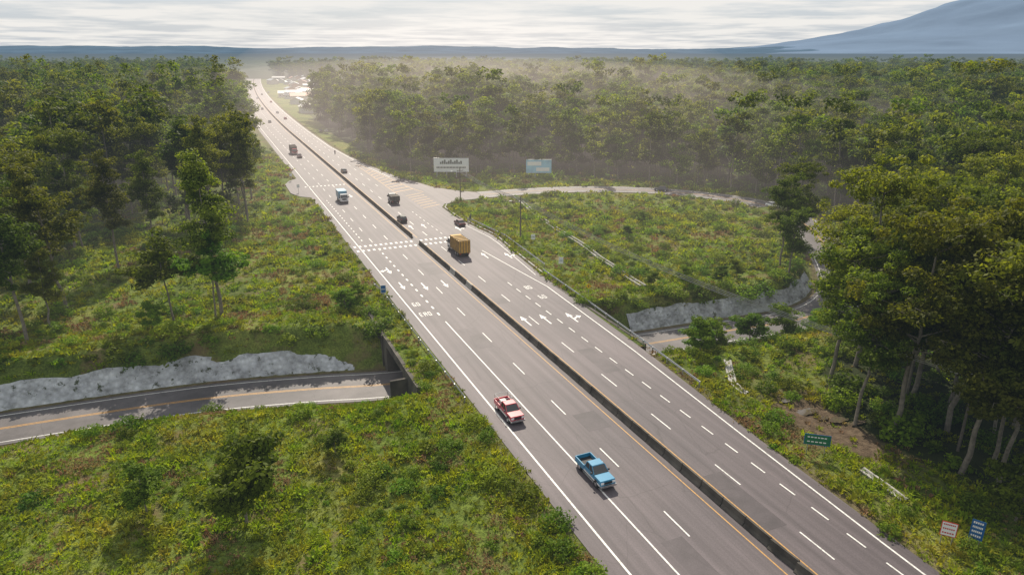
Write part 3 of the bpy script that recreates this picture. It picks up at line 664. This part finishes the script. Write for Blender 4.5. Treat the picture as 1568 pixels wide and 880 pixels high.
def car(name,x,y,rz,mat,suv=False,z=.035):
    g=MB(); h=.18 if suv else 0
    g.tbox(-2.05,2.1,-.84,.84,.28+h*.5,.62+h,0,0,0,.0); g.tbox(-2.05,2.1,-.84,.84,.62+h,.90+h,0,.06,.16,.07)
    g.tbox(-1.95 if suv else -1.6,1.05,-.76,.76,.90+h,1.38+h,1,.25 if suv else .55,.65,.14); g.tbox(-1.68 if suv else -1.05,.42,-.61,.61,1.375+h,1.44+h,0,.04,.06,.04)
    for s in (-1,1):
        g.tube((1.02,s*.76,.9+h),(.40,s*.62,1.4+h),.04,n=5); g.tube((-1.93 if suv else -1.58,s*.76,.9+h),(-1.66 if suv else -1.05,s*.62,1.4+h),.05,n=5); g.tube((-.3,s*.765,.9+h),(-.3,s*.62,1.4+h),.035,n=5)
        g.tbox(2.05,2.13,s*.6-.17,s*.6+.17,.6+h,.76+h,4); g.tbox(-2.09,-2.02,s*.66-.12,s*.66+.12,.68+h,.84+h,5); g.tbox(.7,.85,s*.92-.08,s*.92+.08,.92+h,1.04+h,0)
    g.tbox(2.08,2.16,-.7,.7,.32+h,.5+h,2); g.tbox(-2.12,-2.04,-.7,.7,.32+h,.5+h,2)
    wheels(g,(-1.25,1.3),.86,.32+h*.3,2); 
    o=g.obj(name,[mat,M_glass,M_dark,M_dark,M_lamp,M_red_l],bevel=.05); 
    o.location=(x,y,z); o.rotation_euler=(0,0,rz); return o
def truck(name,x,y,rz,cab,box,L=7.5,Hb=3.2,slats=False):
    g=MB()
    g.tbox(-L/2,L/2-.3,-.5,.5,.62,.85,2); g.tbox(L/2-2.0,L/2,-1.1,1.1,.55,1.5,0,0,.04,.02); g.tbox(L/2-1.9,L/2-.02,-1.07,1.07,1.5,2.35,1,.05,.35,.12); g.tbox(L/2-1.85,L/2-.4,-.97,.97,2.34,2.46,0,.05,.1,.06)
    for s in (-1,1):
        g.tube((L/2-.06,s*1.07,1.5),(L/2-.38,s*.96,2.38),.06,n=5); g.tbox(L/2-.04,L/2+.03,s*.8-.17,s*.8+.17,.75,.98,5); g.tbox(L/2-.35,L/2-.2,s*1.25-.1,s*1.25+.1,1.5,1.95,2)
        g.tbox(-L/2-.03,-L/2+.05,s*.95-.14,s*.95+.14,.72,.9,6)
    g.tbox(L/2-.02,L/2+.06,-.6,.6,.95,1.35,2); g.tbox(L/2-.05,L/2+.14,-1.1,1.1,.48,.72,4)
    g.tbox(-L/2,L/2-2.2,-1.2,1.2,.95,Hb,3)
    if slats:
        for k in range(8):
            xx=-L/2+.1+k*(L-2.5)/7.3
            for s in (-1,1): g.tbox(xx,xx+.12,s*1.24-.05,s*1.24+.05,.9,Hb+.06,7)
        for k in range(4):
            yy=-.95+k*.6; g.tbox(-L/2-.07,-L/2-.005,yy,yy+.1,.95,Hb,7)
        for k in range(5): g.tbox(-L/2+.2+k*1.05,-L/2+.32+k*1.05,-1.2,1.2,Hb+.003,Hb+.12,7)
    else:
        for s in (-1,1):
            for zz in (.95,Hb-.1): g.tbox(-L/2,L/2-2.2,s*1.21-.02,s*1.21+.02,zz,zz+.1,4)
        g.tbox(-L/2-.03,-L/2-.003,-.02,.02,1,Hb-.1,4)
    wheels(g,(-L/2+1.3,-L/2+2.4,L/2-1.1) if slats else (-L/2+1.6,L/2-1.1),1.2,.5,2,.35)
    o=g.obj(name,[cab,M_glass,M_dark,box,M_chrome,M_lamp,M_red_l,M_wood],bevel=.03); o.location=(x,y,.035); o.rotation_euler=(0,0,rz); return o
dn_=-math.pi/2; up_=math.pi/2
pickup('pickup_truck',30.9,50.3,dn_,M_blue,M_white); pickup('pickup_truck',27.9,65,dn_,M_red,M_whitep,True)
truck('cargo_truck',45.2,132.5,up_,M_white,M_yel,8.2,3.5,True)
car('suv',41.6,165,up_,M_black,True); car('sedan',53.6,155.5,up_,M_maroon); truck('box_truck',32.4,196,dn_,M_white,M_teal,6.5,3.1)
truck('small_box_truck',45.3,188,up_,M_white,M_concd,5.0,2.3); car('sedan',42,246,up_,M_black); truck('cargo_truck',31.5,303,dn_,M_red,M_concd,8.5,3.2,True)
car('suv',32.2,290,dn_,M_maroon,True); car('sedan',55,384,up_,M_black); car('suv',57.5,381,up_,M_white,True); car('sedan',125,172.5,rad(140),M_black,z=.07); car('hatchback',139.5,141,rad(-92),M_white,z=-.05)
for k,(x,y) in enumerate([(44,520),(36,560),(47,640),(38,700),(34,450),(45,470),(52,800),(44,760)]): car('sedan',x+float(bend(y)),y,up_ if x>39.5 else dn_,[M_white,M_black,M_red][k%3])
g=MB()
for xx in (-.62,.65): g.cyl((xx,-.05,.3),.3,.1,'y',14,0)
g.tube((-.62,0,.3),(-.1,0,.62),.04); g.tube((.65,0,.3),(.42,0,.95),.035); g.tube((.42,-.35,1.0),(.42,.35,1.0),.02); g.tbox(-.1,.38,-.13,.13,.6,.85,1,.05,.1,.03); g.tbox(-.75,-.05,-.14,.14,.68,.78,0); g.tbox(-.2,.25,-.12,.12,.25,.55,0)
g.tbox(-.42,-.12,-.2,.2,.78,1.32,2,.02,-.1,-.03); g.cyl((-.17,0,1.36),.12,.26,'z',10,1,.10)
for s in (-1,1): g.tube((-.2,s*.2,1.25),(.12,s*.33,1.02),.05,.04,mi=2); g.tube((.12,s*.33,1.02),(.42,s*.3,1.02),.04,.03,mi=3); g.tube((-.25,s*.14,.8),(.2,s*.2,.72),.08,.06,mi=2); g.tube((.2,s*.2,.72),(0,s*.2,.3),.06,.045,mi=2)
o=g.obj('motorcycle_with_rider',[M_dark,M_redp,M_cloth1,M_skin],bevel=.015); o.location=(47.4,296,.035); o.rotation_euler=(0,0,up_)
def person(x,y,rz,cloth,h=1.7,st=.12):
    J=[(0,0,.92),(0,0,1.12),(0,.01,1.38),(0,.02,1.50),(0,.04,1.62),(.09,0,.88),(.10,st,.48),(.11,-st*.3,.06),(.11,st*.6+.1,.03),(-.09,0,.88),(-.10,st*.2,.48),(-.11,-st*2,.06),(-.11,-st*2+.13,.03),(.19,0,1.40),(.25,-.04,1.12),(.26,.06,.86),(-.19,0,1.40),(-.25,.02,1.12),(-.26,.1,.87),(0,.04,1.70)]
    E=[(0,1),(1,2),(2,3),(3,4),(0,5),(5,6),(6,7),(7,8),(0,9),(9,10),(10,11),(11,12),(2,13),(13,14),(14,15),(2,16),(16,17),(17,18),(4,19)]
    rd=[.13,.12,.14,.055,.10,.09,.065,.045,.04,.09,.065,.045,.04,.06,.045,.035,.06,.045,.035,.08]
    me=bpy.data.meshes.new('person'); me.from_pydata(J,E,[]); o=link(bpy.data.objects.new('person',me)); o.modifiers.new('skin','SKIN')
    for i,r in enumerate(rd): me.skin_vertices[0].data[i].radius=(r,r)
    me.skin_vertices[0].data[0].use_root=True; o.modifiers.new('s','SUBSURF').levels=1; me.materials.append(cloth); o.location=(x,y,.04); o.rotation_euler=(0,0,rz); o.scale=[h/1.76]*3
for a in [(57.2,158,.3,M_cloth1),(56.2,156.6,2,M_cloth2),(58,159.5,1,M_cloth1)]: person(*a)

# ---------------------------------------------------------------- signs, poles, billboards
def sign(name,x,y,w,h,z0,mat,rz=0,posts=2,rim=None,kind='rect',rows=0,rowmat=None):
    g=MB()
    px_=[-w*.33,w*.33] if posts==2 else [0]
    for p in px_: g.cyl((p,.04,-.4),.045,z0+h*.9+.4,'z',8,1)
    if kind=='rect':
        g.tbox(-w/2,w/2,-.03,.0,z0,z0+h,2); g.tbox(-w/2+.06,w/2-.06,-.036,-.0301,z0+.06,z0+h-.06,0)
        for k in range(rows):
            zz=z0+h*(k+.6)/(rows+.4); 
            n=5+k%3
            for q in range(n):
                xa=-w*.38+q*w*.76/n; g.tbox(xa,xa+w*.76/n*.7,-.042,-.0361,zz,zz+h*.10,3)
    else:
        g.add([(0,-.03,z0),(w/2,-.03,z0+w/2),(0,-.03,z0+w),(-w/2,-.03,z0+w/2),(0,0,z0),(w/2,0,z0+w/2),(0,0,z0+w),(-w/2,0,z0+w/2)],[(0,1,2,3),(7,6,5,4),(0,4,5,1),(1,5,6,2),(2,6,7,3),(3,7,4,0)],0)
        g.tbox(-.06,.06,-.036,-.0301,z0+.3,z0+w-.3,3)
    o=g.obj(name,[mat,M_steel,rim or M_whitep,rowmat or M_whitep]); o.location=(x,y,float(hz2(np.array([x]),np.array([y]))[0])); o.rotation_euler=(0,0,rz); return o
rz=rad(-22)
sign('green_direction_sign',54.2,44.5,2.6,1.25,1.3,M_ygreen,rad(-38),rows=2,rim=M_bsign)
sign('advertising_sign',53.6,29.6,1.2,1.4,1.0,M_bb,rad(-50),rows=3,rowmat=M_redp,rim=M_redp); sign('blue_information_sign',55.8,28.6,1.0,1.9,.9,M_bsign,rad(-60),rows=4,rim=M_bsign)
sign('warning_sign',56.6,97,1.0,1,1.6,M_yellow,rz,1,kind='diamond',rowmat=M_dark); sign('speed_limit_sign',59,112,.9,1.3,1.7,M_bb,rz,1,rows=1,rowmat=M_bsign); sign('regulatory_sign',62,131,.9,1.2,1.6,M_bb,rz,1,rows=1,rowmat=M_dkgray)
sign('route_sign',23.6,109,.9,1.4,1.6,M_bsign,rad(-10),1,rows=1); sign('small_road_sign',22.5,214,.8,1.0,1.6,M_bb,0,1); sign('small_road_sign',22.8,236,.8,1.0,1.6,M_bb,0,1)
def billboard(x,y,w,h,z0,mat,rz,txt):
    g=MB()
    for k in range(4): 
        xx=-w*.42+k*w*.28; g.tbox(xx-.12,xx+.12,.1,.35,-1,z0+h,1); g.tube((xx,.2,z0+h*.7),(xx,2.2,-.5),.06,n=5,mi=1)
    g.tbox(-w/2,w/2,-.1,.08,z0,z0+h,0)
    for s in ((-w/2,w/2,z0-.1,z0),(-w/2,w/2,z0+h,z0+h+.1)): g.tbox(s[0],s[1],-.16,.1,s[2],s[3],1)
    if txt:
        for q in range(11):
            xa=-w*.32+q*w*.058; g.tbox(xa,xa+w*.045,-.12,-.101,z0+h*.57,z0+h*(.72+.08*((q*7)%3)),2)
        g.tbox(-w/2+.1,w/2-.1,-.11,-.101,z0+h*.18,z0+h*.44,3)
        for q in range(20):
            xa=-w*.42+q*w*.042; g.tbox(xa,xa+w*.03,-.12,-.111,z0+h*.25,z0+h*.37,2)
    else:
        g.tbox(-w*.45,w*.1,-.12,-.101,z0+h*.55,z0+h*.85,3); g.tbox(-w*.1,w*.42,-.12,-.101,z0+h*.12,z0+h*.4,3)
    o=g.obj('billboard',[mat,M_steel,M_dkgray,M_whitep]); o.location=(x,y,0); o.rotation_euler=(0,0,rz)
billboard(74.5,223.5,12,4.6,1.6,M_bb,rad(-24),True); billboard(101,209.5,8.6,4.4,1.6,M_bbblue,rad(-24),False)
poles=[(63.5,183,9.5),(63,140,9.5),(70.5,40,9.5),(76,-20,9.5)]
pz=[]
for (x,y,h) in poles:
    g=MB(); g.cyl((0,0,-.5),.17,h+.5,'z',10,0,.11); g.tbox(-.9,.9,-.06,.06,h-.9,h-.75,0)
    for s in (-.8,-.3,.3,.8): g.cyl((s,0,h-.75),.05,.2,'z',8,1)
    if y>100: g.tube((0,0,h-1.4),(-2.2,0,h-.8),.04,n=6,mi=2); g.tbox(-2.9,-2.1,-.12,.12,h-.9,h-.76,2,.1,.1,.03)
    z=float(height([x],[y],False)[0]); o=g.obj('utility_pole',[M_wood,M_conc,M_steel],bevel=0); o.location=(x,y,z); pz.append((x,y,z+h-.5))
g=MB()
for a,b in zip(pz[:-1],pz[1:]):
    for s in (-.8,-.3,.3,.8):
        n=26; pp=[]
        for k in range(n+1):
            t=k/n; pp.append((a[0]+(b[0]-a[0])*t+s,a[1]+(b[1]-a[1])*t,a[2]+(b[2]-a[2])*t-4*t*(1-t)*min(2.4,abs(b[1]-a[1])*.024)))
        for p_,q_ in zip(pp[:-1],pp[1:]): g.tube(p_,q_,.055,n=3)
g.obj('power_lines',[M_steel])

# ---------------------------------------------------------------- haze volumes
def hazemat(name,sig,col,e_=None):
    m,nt,out=newmat(name); a=N(nt,'ShaderNodeVolumeAbsorption'); a.inputs['Color'].default_value=(0,0,0,1); a.inputs['Density'].default_value=sig
    e=N(nt,'ShaderNodeEmission'); e.inputs[0].default_value=(*col,1); e.inputs[1].default_value=sig if e_ is None else e_  # emission stands in for light scattered by the haze
    s=N(nt,'ShaderNodeAddShader'); nt.links.new(a.outputs[0],s.inputs[0]); nt.links.new(e.outputs[0],s.inputs[1]); nt.links.new(s.outputs[0],out.inputs['Volume']); return m
g=MB(); g.tbox(-9000,12000,-200,13500,-9,37.5); g.obj('haze',[hazemat('air_haze',.00055,(.155,.20,.235))])
def ell(name,c,r,mat):
    bpy.ops.mesh.primitive_uv_sphere_add(segments=48,ring_count=24,location=c); o=bpy.context.object; o.name=name; o.scale=r; o.data.materials.append(mat)
    for p_ in o.data.polygons: p_.use_smooth=True
ell('glow_haze',(125,370,10),(130,220,52),hazemat('glow_air_core',.00003,(1.0,.79,.66),.0005))  # nested self-emitting volumes added to imitate the sun's glow in haze
ell('glow_haze',(140,390,0),(220,300,38.5),hazemat('glow_air_mid',.00003,(1.0,.80,.67),.00055))
ell('glow_haze',(150,440,0),(330,400,37),hazemat('glow_air_wide',.00003,(1.0,.82,.70),.0003))

# ---------------------------------------------------------------- light and sky
SE,SR=40,16
w=bpy.data.worlds.new('World'); scene.world=w; w.use_nodes=True; nt=w.node_tree; nt.nodes.clear(); out=nt.nodes.new('ShaderNodeOutputWorld'); bg=nt.nodes.new('ShaderNodeBackground')
sk=nt.nodes.new('ShaderNodeTexSky'); sk.sky_type='NISHITA'; sk.sun_disc=False; sk.sun_elevation=rad(SE); sk.sun_rotation=rad(SR); sk.dust_density=2.5; sk.air_density=1.0; sk.altitude=100
tc=nt.nodes.new('ShaderNodeTexCoord'); sx=N(nt,'ShaderNodeSeparateXYZ'); nt.links.new(tc.outputs['Generated'],sx.inputs[0])
def M_(op,a,b):
    m=N(nt,'ShaderNodeMath',operation=op)
    for i,v in enumerate((a,b)):
        if isinstance(v,(int,float)): m.inputs[i].default_value=v
        else: nt.links.new(v,m.inputs[i])
    return m.outputs[0]
zz=M_('ADD',M_('MAXIMUM',sx.outputs[2],0),.035); cx=N(nt,'ShaderNodeCombineXYZ'); nt.links.new(M_('DIVIDE',sx.outputs[0],zz),cx.inputs[0]); nt.links.new(M_('DIVIDE',sx.outputs[1],zz),cx.inputs[1])
cl=noise(nt,.55,7,cx.outputs[0],.58); cf=ramp(nt,cl,[(.40,(.12,.12,.12)),(.58,(1,1,1))])
c=mix(nt,cf,mix(nt,.75,sk.outputs[0],(4.8,5.8,7.0)),(8.8,8.6,8.25))
nt.links.new(c,bg.inputs[0]); bg.inputs[1].default_value=.1; nt.links.new(bg.outputs[0],out.inputs[0])
s=bpy.data.lights.new('sun','SUN'); s.energy=5; s.angle=rad(.5); s.color=(1,.90,.75); so=link(bpy.data.objects.new('sun',s)); s.energy=5.9
dirv=Vector((math.sin(rad(SR))*math.cos(rad(SE)),math.cos(rad(SR))*math.cos(rad(SE)),math.sin(rad(SE)))); so.rotation_euler=dirv.to_track_quat('Z','Y').to_euler()

cam=bpy.data.cameras.new('camera'); cam.sensor_width=36; cam.lens=24; cam.clip_end=40000; cam.clip_start=.5
co=link(bpy.data.objects.new('camera',cam)); co.location=(0,0,40); co.rotation_euler=(rad(90-18.91),0,rad(-YAW)); scene.camera=co
scene.view_settings.view_transform='Standard'; scene.view_settings.look='None'; scene.view_settings.exposure=0
